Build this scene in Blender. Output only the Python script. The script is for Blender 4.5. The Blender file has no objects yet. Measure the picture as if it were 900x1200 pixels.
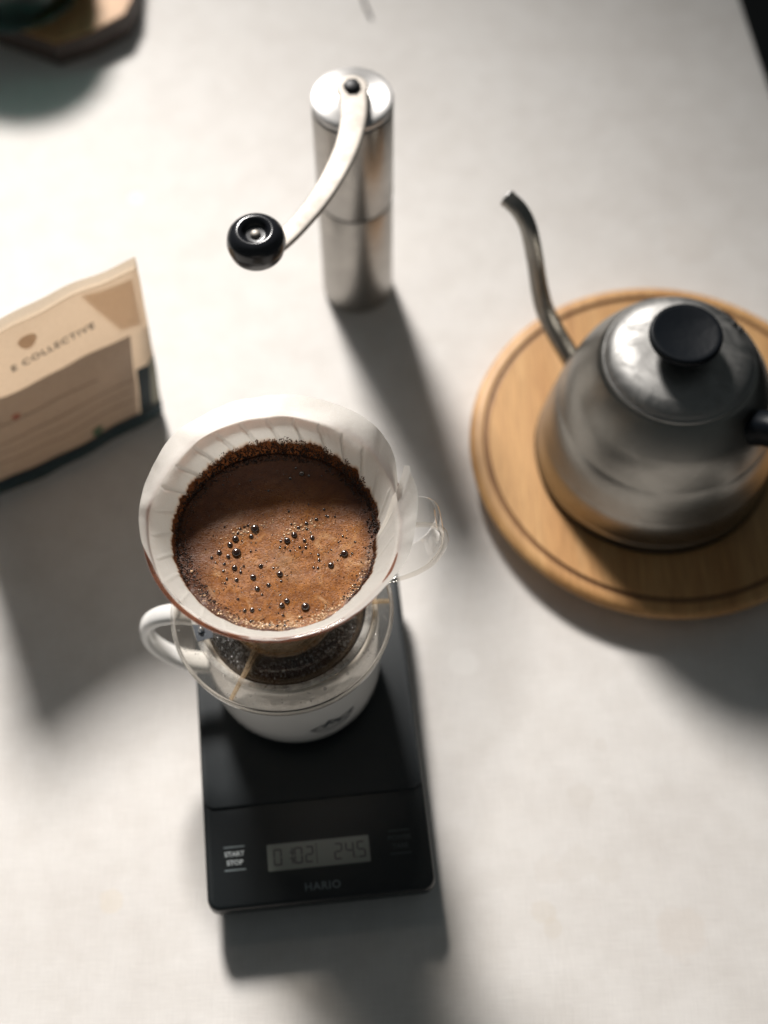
import bpy, bmesh, math, random
import numpy as np
from mathutils import Vector, Matrix, noise
random.seed(7)
rng = np.random.default_rng(7)
S = bpy.context.scene
C = S.collection
PI = math.pi

# ------------------------------------------------------------------ camera
F = 1758.97; TH = math.radians(61.5128); RO = math.radians(-1.3707)
fw = Vector((0, math.cos(TH), -math.sin(TH))); up = Vector((0, math.sin(TH), math.cos(TH))); rt = Vector((1, 0, 0))
R_ = rt * math.cos(RO) + up * math.sin(RO); U_ = -rt * math.sin(RO) + up * math.cos(RO)
cam = bpy.data.cameras.new('camera'); co = bpy.data.objects.new('camera', cam); C.objects.link(co)
co.matrix_world = Matrix(((R_.x, U_.x, -fw.x, 0), (R_.y, U_.y, -fw.y, 0), (R_.z, U_.z, -fw.z, 0.8099), (0, 0, 0, 1)))
cam.sensor_fit = 'VERTICAL'; cam.sensor_height = 24; cam.sensor_width = 18
cam.lens = F / 1200 * 24
cam.shift_x = 16.0 / 1200; cam.shift_y = 10.9 / 1200
cam.clip_start = 0.02; cam.clip_end = 50
cam.dof.use_dof = True; cam.dof.focus_distance = 0.712; cam.dof.aperture_fstop = cam.lens / 1000 / 0.0150
S.camera = co

# ------------------------------------------------------------------ light
w = bpy.data.worlds.new('World'); S.world = w; w.use_nodes = True
bg = w.node_tree.nodes['Background']; bg.inputs[0].default_value = (0.86, 0.97, 1.0, 1); bg.inputs[1].default_value = 0.066
def lamp(name, kind, loc, target, energy, color, **k):
    l = bpy.data.lights.new(name, kind); o = bpy.data.objects.new(name, l); C.objects.link(o)
    o.location = loc
    o.rotation_euler = (Vector(target) - Vector(loc)).to_track_quat('-Z', 'Y').to_euler()
    l.energy = energy; l.color = color
    for a, b in k.items(): setattr(l, a, b)
    return o
lamp('low_sun_through_window', 'SPOT', (-0.66, 2.58, 1.90), (-0.25, 0.03, 0), 725, (1.0, 0.958, 0.915),
     spot_size=math.radians(37), spot_blend=1.0, shadow_soft_size=0.29)
lamp('window_glow', 'AREA', (-0.75, 2.1, 1.55), (0.0, 0.45, 0), 3.0, (0.93, 0.97, 1.0), shape='RECTANGLE', size=0.8, size_y=1.0)
S.view_settings.view_transform = 'Standard'; S.view_settings.look = 'None'
S.view_settings.exposure = 0.0; S.view_settings.gamma = 1.0; S.view_settings.use_curve_mapping = False
S.cycles.max_bounces = 12; S.cycles.transparent_max_bounces = 24; S.cycles.transmission_bounces = 10
S.cycles.caustics_refractive = True; S.cycles.caustics_reflective = True; S.cycles.blur_glossy = 0.6
S.cycles.sample_clamp_indirect = 6

# ------------------------------------------------------------------ material helpers
def newmat(name):
    m = bpy.data.materials.new(name); m.use_nodes = True; nt = m.node_tree
    for n in list(nt.nodes): nt.nodes.remove(n)
    out = nt.nodes.new('ShaderNodeOutputMaterial')
    return m, nt, out
def N(nt, t, **k):
    n = nt.nodes.new(t)
    for a, b in k.items():
        if a.startswith('i_'):
            n.inputs[a[2:].replace('_', ' ')].default_value = b
        else: setattr(n, a, b)
    return n
def L(nt, a, b): nt.links.new(a, b)
def coords(nt, scale=(1, 1, 1), kind='Object', rot=(0, 0, 0)):
    tc = N(nt, 'ShaderNodeTexCoord'); mp = N(nt, 'ShaderNodeMapping')
    mp.inputs['Scale'].default_value = scale; mp.inputs['Rotation'].default_value = rot
    L(nt, tc.outputs[kind], mp.inputs['Vector']); return mp.outputs[0]
def noise_n(nt, vec, scale, detail=4, rough=0.55, dist=0):
    n = N(nt, 'ShaderNodeTexNoise'); n.inputs['Scale'].default_value = scale; n.inputs['Detail'].default_value = detail
    n.inputs['Roughness'].default_value = rough; n.inputs['Distortion'].default_value = dist
    L(nt, vec, n.inputs['Vector']); return n.outputs['Fac']
def ramp(nt, fac, stops, interp='LINEAR'):
    r = N(nt, 'ShaderNodeValToRGB'); r.color_ramp.interpolation = interp
    el = r.color_ramp.elements
    while len(el) < len(stops): el.new(0.5)
    for e, (p, c) in zip(el, stops):
        e.position = p; e.color = c if len(c) == 4 else (*c, 1)
    L(nt, fac, r.inputs['Fac']); return r.outputs['Color']
def mixc(nt, f, a, b, mode='MIX'):
    m = N(nt, 'ShaderNodeMix', data_type='RGBA', blend_type=mode)
    for s, v in ((0, f), (6, a), (7, b)):
        if hasattr(v, 'is_linked') or hasattr(v, 'links'): L(nt, v, m.inputs[s])
        else: m.inputs[s].default_value = v if not isinstance(v, tuple) else (v if len(v) == 4 else (*v, 1))
    return m.outputs[2]
def math_n(nt, op, a, b=None, clamp=False):
    m = N(nt, 'ShaderNodeMath', operation=op, use_clamp=clamp)
    for s, v in ((0, a), (1, b)):
        if v is None: continue
        if isinstance(v, (int, float)): m.inputs[s].default_value = v
        else: L(nt, v, m.inputs[s])
    return m.outputs[0]
def bump(nt, h, dist, strength=1.0, prev=None):
    b = N(nt, 'ShaderNodeBump'); b.inputs['Distance'].default_value = dist; b.inputs['Strength'].default_value = strength
    L(nt, h, b.inputs['Height'])
    if prev is not None: L(nt, prev, b.inputs['Normal'])
    return b.outputs['Normal']
def principled(nt, out, **k):
    p = N(nt, 'ShaderNodeBsdfPrincipled')
    for a, v in k.items():
        s = p.inputs[a.replace('_', ' ')]
        if hasattr(v, 'links'): L(nt, v, s)
        else: s.default_value = (*v, 1) if isinstance(v, tuple) and len(v) == 3 and s.type == 'RGBA' else v
    L(nt, p.outputs[0], out.inputs[0]); return p

def simple(name, col, rough=0.5, nscale=0, nbump=0, rvar=0.0, **k):
    m, nt, out = newmat(name)
    kw = dict(Base_Color=col, Roughness=rough, **k)
    if nscale:
        v = coords(nt); f = noise_n(nt, v, nscale, 5)
        if nbump: kw['Normal'] = bump(nt, f, nbump)
        kw['Base_Color'] = mixc(nt, math_n(nt, 'MULTIPLY', f, 0.5), tuple(col), tuple(c * 0.75 for c in col))
        if rvar:
            f2 = noise_n(nt, v, nscale * 0.2, 5)
            kw['Roughness'] = math_n(nt, 'ADD', math_n(nt, 'MULTIPLY', f2, rvar), rough - rvar * 0.5)
    principled(nt, out, **kw); return m

def mat_table():
    m, nt, out = newmat('woven_table_cloth'); v = coords(nt)
    wob = noise_n(nt, v, 30, 3)
    dv = N(nt, 'ShaderNodeVectorMath', operation='SCALE'); dv.inputs['Scale'].default_value = 1
    a = noise_n(nt, coords(nt, (1500, 60, 1), rot=(0, 0, 0.08)), 1.0, 2)
    b = noise_n(nt, coords(nt, (60, 1500, 1), rot=(0, 0, 0.08)), 1.0, 2)
    weave = math_n(nt, 'ADD', a, b)
    big = noise_n(nt, v, 7, 4, 0.6); mid = noise_n(nt, v, 45, 5, 0.6)
    col = ramp(nt, big, [(0.3, (0.70, 0.665, 0.63)), (0.5, (0.76, 0.73, 0.695)), (0.7, (0.80, 0.775, 0.745))])
    col = mixc(nt, 0.35, col, ramp(nt, mid, [(0.35, (0.68, 0.64, 0.60)), (0.6, (0.80, 0.77, 0.74))]))
    col = mixc(nt, 1.0, col, ramp(nt, math_n(nt, 'MULTIPLY', weave, 0.5), [(0.35, (0.91, 0.91, 0.91)), (0.65, (1, 1, 1))]), 'MULTIPLY')
    # faint dried drips with soft outlines; the pale blue spot is painted caustic light
    pos = N(nt, 'ShaderNodeTexCoord').outputs['Object']
    warp = noise_n(nt, v, 90, 3)
    for (x, y, r, c, amt) in [(0.1135, 0.262, .0085, (0.62, 0.575, 0.525), .55), (0.128, 0.292, .005, (0.62, 0.575, 0.525), .45), (0.108, 0.224, .012, (0.66, 0.62, 0.575), .5),
                              (0.092, 0.221, .009, (0.66, 0.61, 0.56), .45), (0.125, 0.219, .008, (0.65, 0.61, 0.56), .5), (0.088, 0.198, .008, (0.66, 0.59, 0.50), .5), (0.092, 0.190, .006, (0.66, 0.59, 0.50), .45),
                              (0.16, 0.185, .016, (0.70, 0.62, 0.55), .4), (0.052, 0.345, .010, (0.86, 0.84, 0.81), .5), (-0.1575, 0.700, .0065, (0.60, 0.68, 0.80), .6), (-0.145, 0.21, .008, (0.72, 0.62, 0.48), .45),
                              (0.22, 0.65, .02, (0.68, 0.63, 0.58), .3), (-0.02, 0.50, .012, (0.70, 0.66, 0.61), .3)]:
        d = N(nt, 'ShaderNodeVectorMath', operation='DISTANCE'); L(nt, pos, d.inputs[0]); d.inputs[1].default_value = (x, y, 0)
        dd = math_n(nt, 'ADD', d.outputs['Value'], math_n(nt, 'MULTIPLY', math_n(nt, 'SUBTRACT', warp, 0.5), r * 0.9))
        mr = N(nt, 'ShaderNodeMapRange'); mr.interpolation_type = 'SMOOTHSTEP'
        L(nt, dd, mr.inputs['Value']); mr.inputs['From Min'].default_value = r; mr.inputs['From Max'].default_value = r * 0.72
        mr.inputs['To Min'].default_value = 0; mr.inputs['To Max'].default_value = amt * (0.6 if y < .5 else 1)
        col = mixc(nt, mr.outputs[0], col, c)
    nrm = bump(nt, weave, 0.00012, 0.6); nrm = bump(nt, mid, 0.0006, 0.35, nrm)
    principled(nt, out, Base_Color=col, Roughness=math_n(nt, 'ADD', math_n(nt, 'MULTIPLY', big, 0.15), 0.50), Normal=nrm, Specular_IOR_Level=0.18)
    return m

def mat_metal(name, base, rough, vert=False, aniso=0.6, smudge=0.25, radial=False):
    m, nt, out = newmat(name)
    sc = (900, 900, 14) if vert else (30, 30, 2600)
    v = coords(nt, sc); f = noise_n(nt, v, 1.0, 3)
    sm = noise_n(nt, coords(nt), 55, 6, 0.65, 1.2)
    sm2 = ramp(nt, sm, [(0.42, (0, 0, 0)), (0.62, (1, 1, 1))])
    r = math_n(nt, 'ADD', math_n(nt, 'MULTIPLY', f, 0.12), rough - 0.06)
    r = math_n(nt, 'ADD', r, math_n(nt, 'MULTIPLY', sm2, smudge))
    col = mixc(nt, sm2, base, tuple(c * 0.92 for c in base))
    tg = N(nt, 'ShaderNodeTangent', direction_type='RADIAL', axis='Z')
    kw = dict(Base_Color=col, Metallic=1.0, Roughness=r, Normal=bump(nt, f, 0.00004, 0.5), Anisotropic=aniso, Tangent=tg.outputs[0])
    if vert or radial: kw['Anisotropic_Rotation'] = 0.25
    principled(nt, out, **kw); return m

def mat_wood(name, c1, c2, c3, rough=0.45, ang=0.0, grain=1.0):
    m, nt, out = newmat(name)
    v = coords(nt, (130 * grain, 7 * grain, 60), rot=(0, 0, ang))
    g = noise_n(nt, v, 1.0, 6, 0.6, 0.5)
    fine = noise_n(nt, coords(nt, (900, 40, 400), rot=(0, 0, ang)), 1.0, 3)
    strip = N(nt, 'ShaderNodeTexNoise'); strip.inputs['Scale'].default_value = 1; strip.inputs['Detail'].default_value = 0
    L(nt, coords(nt, (26, 0.5, 1), rot=(0, 0, ang)), strip.inputs['Vector'])
    col = ramp(nt, g, [(0.25, c1), (0.5, c2), (0.75, c3)])
    col = mixc(nt, 0.35, col, ramp(nt, strip.outputs['Fac'], [(0.4, c1), (0.6, c3)]))
    col = mixc(nt, 1.0, col, ramp(nt, fine, [(0.3, (0.74, 0.71, 0.68)), (0.6, (1, 1, 1))]), 'MULTIPLY')
    nrm = bump(nt, fine, 0.0002, 0.4)
    principled(nt, out, Base_Color=col, Roughness=rough, Normal=nrm, Specular_IOR_Level=0.4); return m

def mat_clear(name, tint=(0.96, 0.95, 0.93), rough=0.03, frost=0.0, frostcol=(0.8, 0.77, 0.72)):
    """thin clear plastic wall: straight-through transmission plus a Fresnel reflection"""
    m, nt, out = newmat(name)
    tr = N(nt, 'ShaderNodeBsdfTransparent'); tr.inputs[0].default_value = (*tint, 1)
    gl = N(nt, 'ShaderNodeBsdfAnisotropic'); gl.inputs['Roughness'].default_value = rough; gl.inputs[0].default_value = (1, 1, 1, 1)
    f = noise_n(nt, coords(nt), 260, 3)
    nrm = bump(nt, f, 0.0003, 0.5); L(nt, nrm, gl.inputs['Normal'])
    fr = N(nt, 'ShaderNodeFresnel'); ge = N(nt, 'ShaderNodeNewGeometry'); L(nt, math_n(nt, 'SUBTRACT', 1.5, math_n(nt, 'MULTIPLY', ge.outputs['Backfacing'], 0.8333)), fr.inputs['IOR']); L(nt, nrm, fr.inputs['Normal'])
    mx = N(nt, 'ShaderNodeMixShader'); L(nt, math_n(nt, 'MULTIPLY', fr.outputs[0], 1.6, True), mx.inputs[0]); L(nt, tr.outputs[0], mx.inputs[1]); L(nt, gl.outputs[0], mx.inputs[2])
    res = mx.outputs[0]
    if frost:
        df = N(nt, 'ShaderNodeBsdfDiffuse'); df.inputs[0].default_value = (*frostcol, 1)
        tl = N(nt, 'ShaderNodeBsdfTranslucent'); tl.inputs[0].default_value = (*frostcol, 1)
        m2 = N(nt, 'ShaderNodeMixShader'); m2.inputs[0].default_value = 0.5; L(nt, df.outputs[0], m2.inputs[1]); L(nt, tl.outputs[0], m2.inputs[2])
        patch = noise_n(nt, coords(nt), 120, 5, 0.65)
        fac = math_n(nt, 'MULTIPLY', ramp(nt, patch, [(0.35, (0.25, 0.25, 0.25)), (0.7, (1, 1, 1))]), frost)
        m3 = N(nt, 'ShaderNodeMixShader'); L(nt, fac, m3.inputs[0]); L(nt, res, m3.inputs[1]); L(nt, m2.outputs[0], m3.inputs[2]); res = m3.outputs[0]
    L(nt, res, out.inputs[0]); return m

def mat_glass(name, col=(1, 1, 1), rough=0.02, ior=1.49):
    m, nt, out = newmat(name)
    f = noise_n(nt, coords(nt), 300, 3)
    principled(nt, out, Base_Color=col, Roughness=rough, Transmission_Weight=1.0, IOR=ior, Normal=bump(nt, f, 0.0002, 0.4)); return m

def mat_paper():
    m, nt, out = newmat('filter_paper')
    at = N(nt, 'ShaderNodeAttribute', attribute_name='stain')
    v = coords(nt); fib = noise_n(nt, v, 1400, 4, 0.7); cr = noise_n(nt, v, 160, 5, 0.6)
    sep = N(nt, 'ShaderNodeSeparateColor'); L(nt, at.outputs['Color'], sep.inputs[0])
    edge = math_n(nt, 'ADD', sep.outputs[0], math_n(nt, 'MULTIPLY', math_n(nt, 'SUBTRACT', cr, 0.5), 0.5), True)
    base = ramp(nt, fib, [(0.3, (0.92, 0.885, 0.825)), (0.7, (0.97, 0.945, 0.90))])
    col = mixc(nt, ramp(nt, edge, [(0.02, (0, 0, 0)), (0.45, (0.45, 0.45, 0.45)), (0.8, (1, 1, 1))]), base,
               ramp(nt, edge, [(0.0, (0.86, 0.76, 0.60)), (0.45, (0.56, 0.31, 0.14)), (0.8, (0.13, 0.045, 0.016))]))
    nrm = bump(nt, cr, 0.0007, 0.35); nrm = bump(nt, fib, 0.00015, 0.5, nrm)
    p = N(nt, 'ShaderNodeBsdfPrincipled'); L(nt, col, p.inputs['Base Color']); p.inputs['Roughness'].default_value = 0.42; L(nt, nrm, p.inputs['Normal'])
    p.inputs['Specular IOR Level'].default_value = 0.35
    t = N(nt, 'ShaderNodeBsdfTranslucent'); L(nt, col, t.inputs[0]); L(nt, nrm, t.inputs['Normal'])
    mx = N(nt, 'ShaderNodeMixShader'); mx.inputs[0].default_value = 0.70; L(nt, p.outputs[0], mx.inputs[1]); L(nt, t.outputs[0], mx.inputs[2])
    L(nt, mx.outputs[0], out.inputs[0]); return m

def mat_foam():
    m, nt, out = newmat('coffee_foam'); v = coords(nt)
    big = noise_n(nt, v, 45, 5, 0.6, 0.8); mid = noise_n(nt, v, 260, 6, 0.7); fine = noise_n(nt, v, 1500, 4, 0.7)
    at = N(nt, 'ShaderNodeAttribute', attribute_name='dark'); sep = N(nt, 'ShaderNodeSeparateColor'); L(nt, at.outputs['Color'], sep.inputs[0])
    col = ramp(nt, big, [(0.32, (0.17, 0.056, 0.012)), (0.5, (0.29, 0.105, 0.026)), (0.68, (0.39, 0.160, 0.044))])
    col = mixc(nt, 0.55, col, ramp(nt, mid, [(0.35, (0.11, 0.033, 0.008)), (0.6, (0.39, 0.158, 0.042))]))
    vo = N(nt, 'ShaderNodeTexVoronoi'); vo.inputs['Scale'].default_value = 900; L(nt, v, vo.inputs['Vector'])
    pores = ramp(nt, vo.outputs['Distance'], [(0.14, (1, 1, 1)), (0.38, (0, 0, 0))])
    vo2 = N(nt, 'ShaderNodeTexVoronoi'); vo2.inputs['Scale'].default_value = 380; L(nt, v, vo2.inputs['Vector'])
    pores2 = ramp(nt, vo2.outputs['Distance'], [(0.08, (1, 1, 1)), (0.2, (0, 0, 0))])
    pm = math_n(nt, 'MULTIPLY', pores, ramp(nt, mid, [(0.38, (0.1, 0.1, 0.1)), (0.54, (0.9, 0.9, 0.9))]))
    col = mixc(nt, pm, col, (0.10, 0.035, 0.012)); col = mixc(nt, math_n(nt, 'MULTIPLY', pores2, 0.6), col, (0.08, 0.03, 0.012))
    sp = noise_n(nt, v, 900, 3, 0.8)
    col = mixc(nt, ramp(nt, sp, [(0.50, (0, 0, 0)), (0.62, (0.8, 0.8, 0.8))]), col, (0.16, 0.055, 0.016))
    pale = ramp(nt, noise_n(nt, v, 75, 4, 0.6, 1.5), [(0.56, (0, 0, 0)), (0.70, (0.6, 0.6, 0.6))])
    col = mixc(nt, pale, col, (0.50, 0.275, 0.125))
    grey = ramp(nt, noise_n(nt, v, 30, 3), [(0.58, (0, 0, 0)), (0.72, (0.5, 0.5, 0.5))])
    col = mixc(nt, grey, col, (0.22, 0.15, 0.09))
    shade_grounds = math_n(nt, 'ADD', sep.outputs[0], math_n(nt, 'MULTIPLY', math_n(nt, 'SUBTRACT', mid, 0.5), 1.0), True)
    shade_grounds = math_n(nt, 'MULTIPLY', shade_grounds, sep.outputs[1], True)
    col = mixc(nt, shade_grounds, col, (0.075, 0.027, 0.012))  # back and left darkened: painted shade as well as wet grounds
    h = math_n(nt, 'SUBTRACT', math_n(nt, 'ADD', mid, math_n(nt, 'MULTIPLY', fine, 0.3)), math_n(nt, 'MULTIPLY', pm, 0.4))
    nrm = bump(nt, h, 0.0006, 0.6)
    principled(nt, out, Base_Color=col, Roughness=0.30, Normal=nrm, Specular_IOR_Level=0.14, Coat_Weight=0.0); return m

def mat_kraft(name='kraft_paper', c1=(0.62, 0.52, 0.41), c2=(0.74, 0.64, 0.53), ct=(0.90, 0.79, 0.67), mixf=0.66):
    m, nt, out = newmat(name); v = coords(nt)
    f = noise_n(nt, v, 500, 5, 0.7); g = noise_n(nt, v, 25, 4)
    col = ramp(nt, f, [(0.3, c1), (0.7, c2)])
    nrm = bump(nt, g, 0.003, 0.5)
    p = N(nt, 'ShaderNodeBsdfPrincipled'); L(nt, col, p.inputs['Base Color']); p.inputs['Roughness'].default_value = 0.6; L(nt, nrm, p.inputs['Normal'])
    t = N(nt, 'ShaderNodeBsdfTranslucent'); L(nt, mixc(nt, 0.5, col, ct), t.inputs[0])
    mx = N(nt, 'ShaderNodeMixShader'); mx.inputs[0].default_value = mixf; L(nt, p.outputs[0], mx.inputs[1]); L(nt, t.outputs[0], mx.inputs[2])
    L(nt, mx.outputs[0], out.inputs[0]); return m

M = dict(
    table=mat_table(),
    black=simple('black_scale_plastic', (0.007, 0.0095, 0.011), 0.36, 900, 0.00006, 0.0),
    black2=simple('black_scale_platform', (0.008, 0.012, 0.0145), 0.44, 1200, 0.00008, 0.0),
    knobblack=simple('black_knob_plastic', (0.012, 0.013, 0.016), 0.22, 120, 0.0001, 0.25),
    kettleblack=simple('black_handle_resin', (0.005, 0.007, 0.010), 0.40, 150, 0.0002, 0.3, Specular_IOR_Level=0.14),
    lcd=simple('lcd_glass', (0.20, 0.225, 0.205), 0.22, 60, 0.0),
    lcddig=simple('lcd_segment', (0.018, 0.022, 0.020), 0.35),
    print=simple('pale_print', (0.42, 0.46, 0.47), 0.5),
    printdim=simple('dim_print', (0.045, 0.055, 0.058), 0.5),
    brand=simple('grey_print', (0.13, 0.16, 0.17), 0.5),
    china=simple('white_china', (0.80, 0.79, 0.765), 0.12, 40, 0.0, 0.05, Coat_Weight=0.4),
    emblem=simple('emblem_print', (0.035, 0.045, 0.055), 0.3),
    coffee=simple('black_coffee', (0.006, 0.0035, 0.002), 0.03, Specular_IOR_Level=0.12),
    steel=mat_metal('brushed_steel_vertical', (0.39, 0.37, 0.345), 0.33, True, 0.5, 0.05),
    steeltop=mat_metal('turned_steel_lid', (0.52, 0.51, 0.50), 0.36, False, 0.85, 0.03, True),
    arm=mat_metal('satin_steel_arm', (0.34, 0.315, 0.285), 0.60, True, 0.2, 0.05),
    kettle=mat_metal('brushed_kettle_steel', (0.30, 0.287, 0.262), 0.33, False, 0.6, 0.03),
    kettlelid=mat_metal('smudged_lid_steel', (0.31, 0.305, 0.295), 0.44, False, 0.3, 0.22),
    gap=simple('dark_seam', (0.01, 0.01, 0.011), 0.6),
    wood=mat_wood('beech_board', (0.48, 0.235, 0.085), (0.63, 0.345, 0.135), (0.73, 0.445, 0.20)),
    groove=mat_wood('beech_groove', (0.24, 0.115, 0.045), (0.30, 0.155, 0.065), (0.36, 0.19, 0.085)),
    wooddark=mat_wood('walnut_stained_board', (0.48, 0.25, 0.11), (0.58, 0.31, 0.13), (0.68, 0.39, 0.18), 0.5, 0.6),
    clear=mat_clear('clear_plastic', (0.98, 0.975, 0.965), 0.05),
    frost=mat_clear('clear_plastic_misted', (0.93, 0.91, 0.88), 0.08, 0.035),
    collar=mat_clear('clear_plastic_refraction_tint', (0.88, 0.78, 0.64), 0.10, 0.6, (0.74, 0.62, 0.47)),  # beige colour stands in for filter paper refracted in the plastic
    bead=mat_glass('clear_plastic_solid', (0.97, 0.96, 0.94)),
    rimbead=mat_clear('clear_plastic_rim', (0.62, 0.40, 0.30), 0.08, 0.6, (0.36, 0.17, 0.11)),
    drop=mat_clear('water_droplet', (0.9, 0.9, 0.9), 0.04, 0.13, (0.85, 0.84, 0.82)),
    bottle=mat_glass('dark_green_glass', (0.16, 0.40, 0.36), 0.06, 1.5),
    paper=mat_paper(), foam=mat_foam(),
    bubble=simple('dark_coffee_bubble', (0.030, 0.012, 0.006), 0.06, 0, 0, Coat_Weight=1.0, Coat_Roughness=0.02, Specular_IOR_Level=0.8),
    grounds=simple('wet_coffee_grounds', (0.026, 0.0095, 0.004), 0.45, 2200, 0.0003),
    groundsred=simple('rusty_coffee_fines', (0.14, 0.042, 0.010), 0.5, 2200, 0.0002),
    kraft=mat_kraft(), label=mat_kraft('brown_paper_label', (0.34, 0.285, 0.24), (0.42, 0.36, 0.31), (0.46, 0.39, 0.32), 0.40),
    bagprint=simple('dark_bag_print', (0.075, 0.06, 0.05), 0.6), bagbrown=mat_kraft('brown_bag_print', (0.52, 0.40, 0.30), (0.60, 0.48, 0.37), (0.68, 0.54, 0.41), 0.64),
    bagred=simple('red_label_print', (0.40, 0.13, 0.085), 0.6), baggreen=simple('green_label_print', (0.09, 0.15, 0.09), 0.6),
    bagband=simple('dark_woven_band', (0.020, 0.034, 0.040), 0.7, 900, 0.0004), baggusset=simple('speckled_gusset_film', (0.30, 0.29, 0.22), 0.6, 1400, 0.0004),
    stitch=simple('teal_stitch', (0.07, 0.12, 0.13), 0.6),
    floor=simple('dark_floor', (0.02, 0.019, 0.018), 0.6, 20, 0.001), cord=simple('grey_cord', (0.10, 0.09, 0.09), 0.7),
    edge=simple('painted_table_edge', (0.16, 0.19, 0.20), 0.4),
)

# ------------------------------------------------------------------ mesh helpers
def mesh_obj(name, verts, faces, mat, parent=None, smooth=True, loc=None, mats=None, midx=None):
    me = bpy.data.meshes.new(name)
    me.from_pydata([tuple(map(float, v)) for v in verts], [], [tuple(int(i) for i in f) for f in faces]); me.update()
    me.materials.append(mat)
    for mm in (mats or []): me.materials.append(mm)
    if smooth: me.polygons.foreach_set('use_smooth', [True] * len(me.polygons))
    if midx is not None: me.polygons.foreach_set('material_index', midx)
    o = bpy.data.objects.new(name, me); C.objects.link(o)
    if parent is not None: o.parent = parent
    if loc: o.location = loc
    return o
def thing(name, label, cat, loc=(0, 0, 0), rz=0, group=None):
    o = bpy.data.objects.new(name, None); C.objects.link(o); o.empty_display_size = 0.02
    o.location = loc; o.rotation_euler = (0, 0, rz); tag(o, label, cat, group); return o
def tag(o, label, cat, group=None):
    o['label'] = label; o['category'] = cat
    if group: o['group'] = group
    return o
def fillet(prof, r, n=3):
    """round the corners of a polyline profile"""
    out = [prof[0]]
    for i in range(1, len(prof) - 1):
        a, b, c = (Vector((*prof[i + k], 0)) for k in (-1, 0, 1))
        da, dc = (a - b), (c - b); rr = min(r, da.length * 0.45, dc.length * 0.45)
        if rr < 1e-6 or abs(da.normalized().dot(dc.normalized()) + 1) < 0.01: out.append(prof[i]); continue
        p, q = b + da.normalized() * rr, b + dc.normalized() * rr
        for k in range(n + 1):
            t = k / n; s = (1 - t) ** 2 * p + 2 * t * (1 - t) * b + t * t * q; out.append((s.x, s.y))
    out.append(prof[-1]); return out
def lathe(name, prof, mat, parent=None, seg=96, loc=None, fil=0, closed=False, mats=None, mfun=None):
    if fil: prof = fillet(prof, fil)
    V, Fc, mi = [], [], []; n = len(prof)
    idx = []
    for j, (r, z) in enumerate(prof):
        if r < 1e-7: idx.append([len(V)] * seg); V.append((0, 0, z))
        else:
            idx.append(list(range(len(V), len(V) + seg)))
            for i in range(seg):
                a = 2 * PI * i / seg; V.append((r * math.cos(a), r * math.sin(a), z))
    rows = range(n) if closed else range(n - 1)
    for j in rows:
        A, B = idx[j], idx[(j + 1) % n]
        for i in range(seg):
            k = (i + 1) % seg
            f = [A[i], A[k], B[k], B[i]]
            f2 = []
            for q in f:
                if q not in f2: f2.append(q)
            if len(f2) >= 3: Fc.append(f2); mi.append(mfun(j) if mfun else 0)
    return mesh_obj(name, V, Fc, mat, parent, True, loc, mats, mi if mfun else None)
def catmull(P, n):
    P = [Vector(p) for p in P]; out = []
    for i in range(len(P) - 1):
        p0 = P[max(i - 1, 0)]; p1 = P[i]; p2 = P[i + 1]; p3 = P[min(i + 2, len(P) - 1)]
        for k in range(n):
            t = k / n
            out.append(0.5 * ((2 * p1) + (-p0 + p2) * t + (2 * p0 - 5 * p1 + 4 * p2 - p3) * t * t + (-p0 + 3 * p1 - 3 * p2 + p3) * t ** 3))
    out.append(P[-1]); return out
def sweep(name, path, size, mat, parent=None, seg=16, side=None, power=2.0, cap=True, loc=None):
    """sweep a superellipse along path; size(t)->(half width along side, half thickness)"""
    n = len(path); V, Fc = [], []
    prev = Vector(side) if side else None
    for i, p in enumerate(path):
        t = (path[min(i + 1, n - 1)] - path[max(i - 1, 0)]).normalized()
        if prev is None: prev = t.orthogonal()
        s = (prev - t * prev.dot(t)).normalized(); b = t.cross(s)
        if side is None: prev = s
        a_, b_ = size(i / (n - 1))
        for k in range(seg):
            a = 2 * PI * k / seg; cx, sx = math.cos(a), math.sin(a)
            cx = math.copysign(abs(cx) ** (2 / power), cx); sx = math.copysign(abs(sx) ** (2 / power), sx)
            V.append(p + s * cx * a_ + b * sx * b_)
    for i in range(n - 1):
        for k in range(seg):
            Fc.append((i * seg + k, i * seg + (k + 1) % seg, (i + 1) * seg + (k + 1) % seg, (i + 1) * seg + k))
    if cap: Fc.append(tuple(range(seg - 1, -1, -1))); Fc.append(tuple(range((n - 1) * seg, n * seg)))
    return mesh_obj(name, V, Fc, mat, parent, True, loc)
def slab(name, poly, z0, z1, mat, parent=None, bev=0.0, seg=3, loc=None, smooth=False):
    bm = bmesh.new(); vs = [bm.verts.new((x, y, z0)) for x, y in poly]; f = bm.faces.new(vs)
    r = bmesh.ops.extrude_face_region(bm, geom=[f]); 
    for v in r['geom']:
        if isinstance(v, bmesh.types.BMVert): v.co.z = z1
    bmesh.ops.recalc_face_normals(bm, faces=bm.faces)
    if bev:
        e = [e for e in bm.edges if abs(e.verts[0].co.z - e.verts[1].co.z) < 1e-7]
        bmesh.ops.bevel(bm, geom=e, offset=bev, segments=seg, profile=0.5, affect='EDGES')
    me = bpy.data.meshes.new(name); bm.to_mesh(me); bm.free(); me.materials.append(mat)
    if smooth:
        me.polygons.foreach_set('use_smooth', [True] * len(me.polygons)); 
        try: me.set_sharp_from_angle(angle=math.radians(40))
        except Exception: pass
    o = bpy.data.objects.new(name, me); C.objects.link(o)
    if parent is not None: o.parent = parent
    if loc: o.location = loc
    return o
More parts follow.
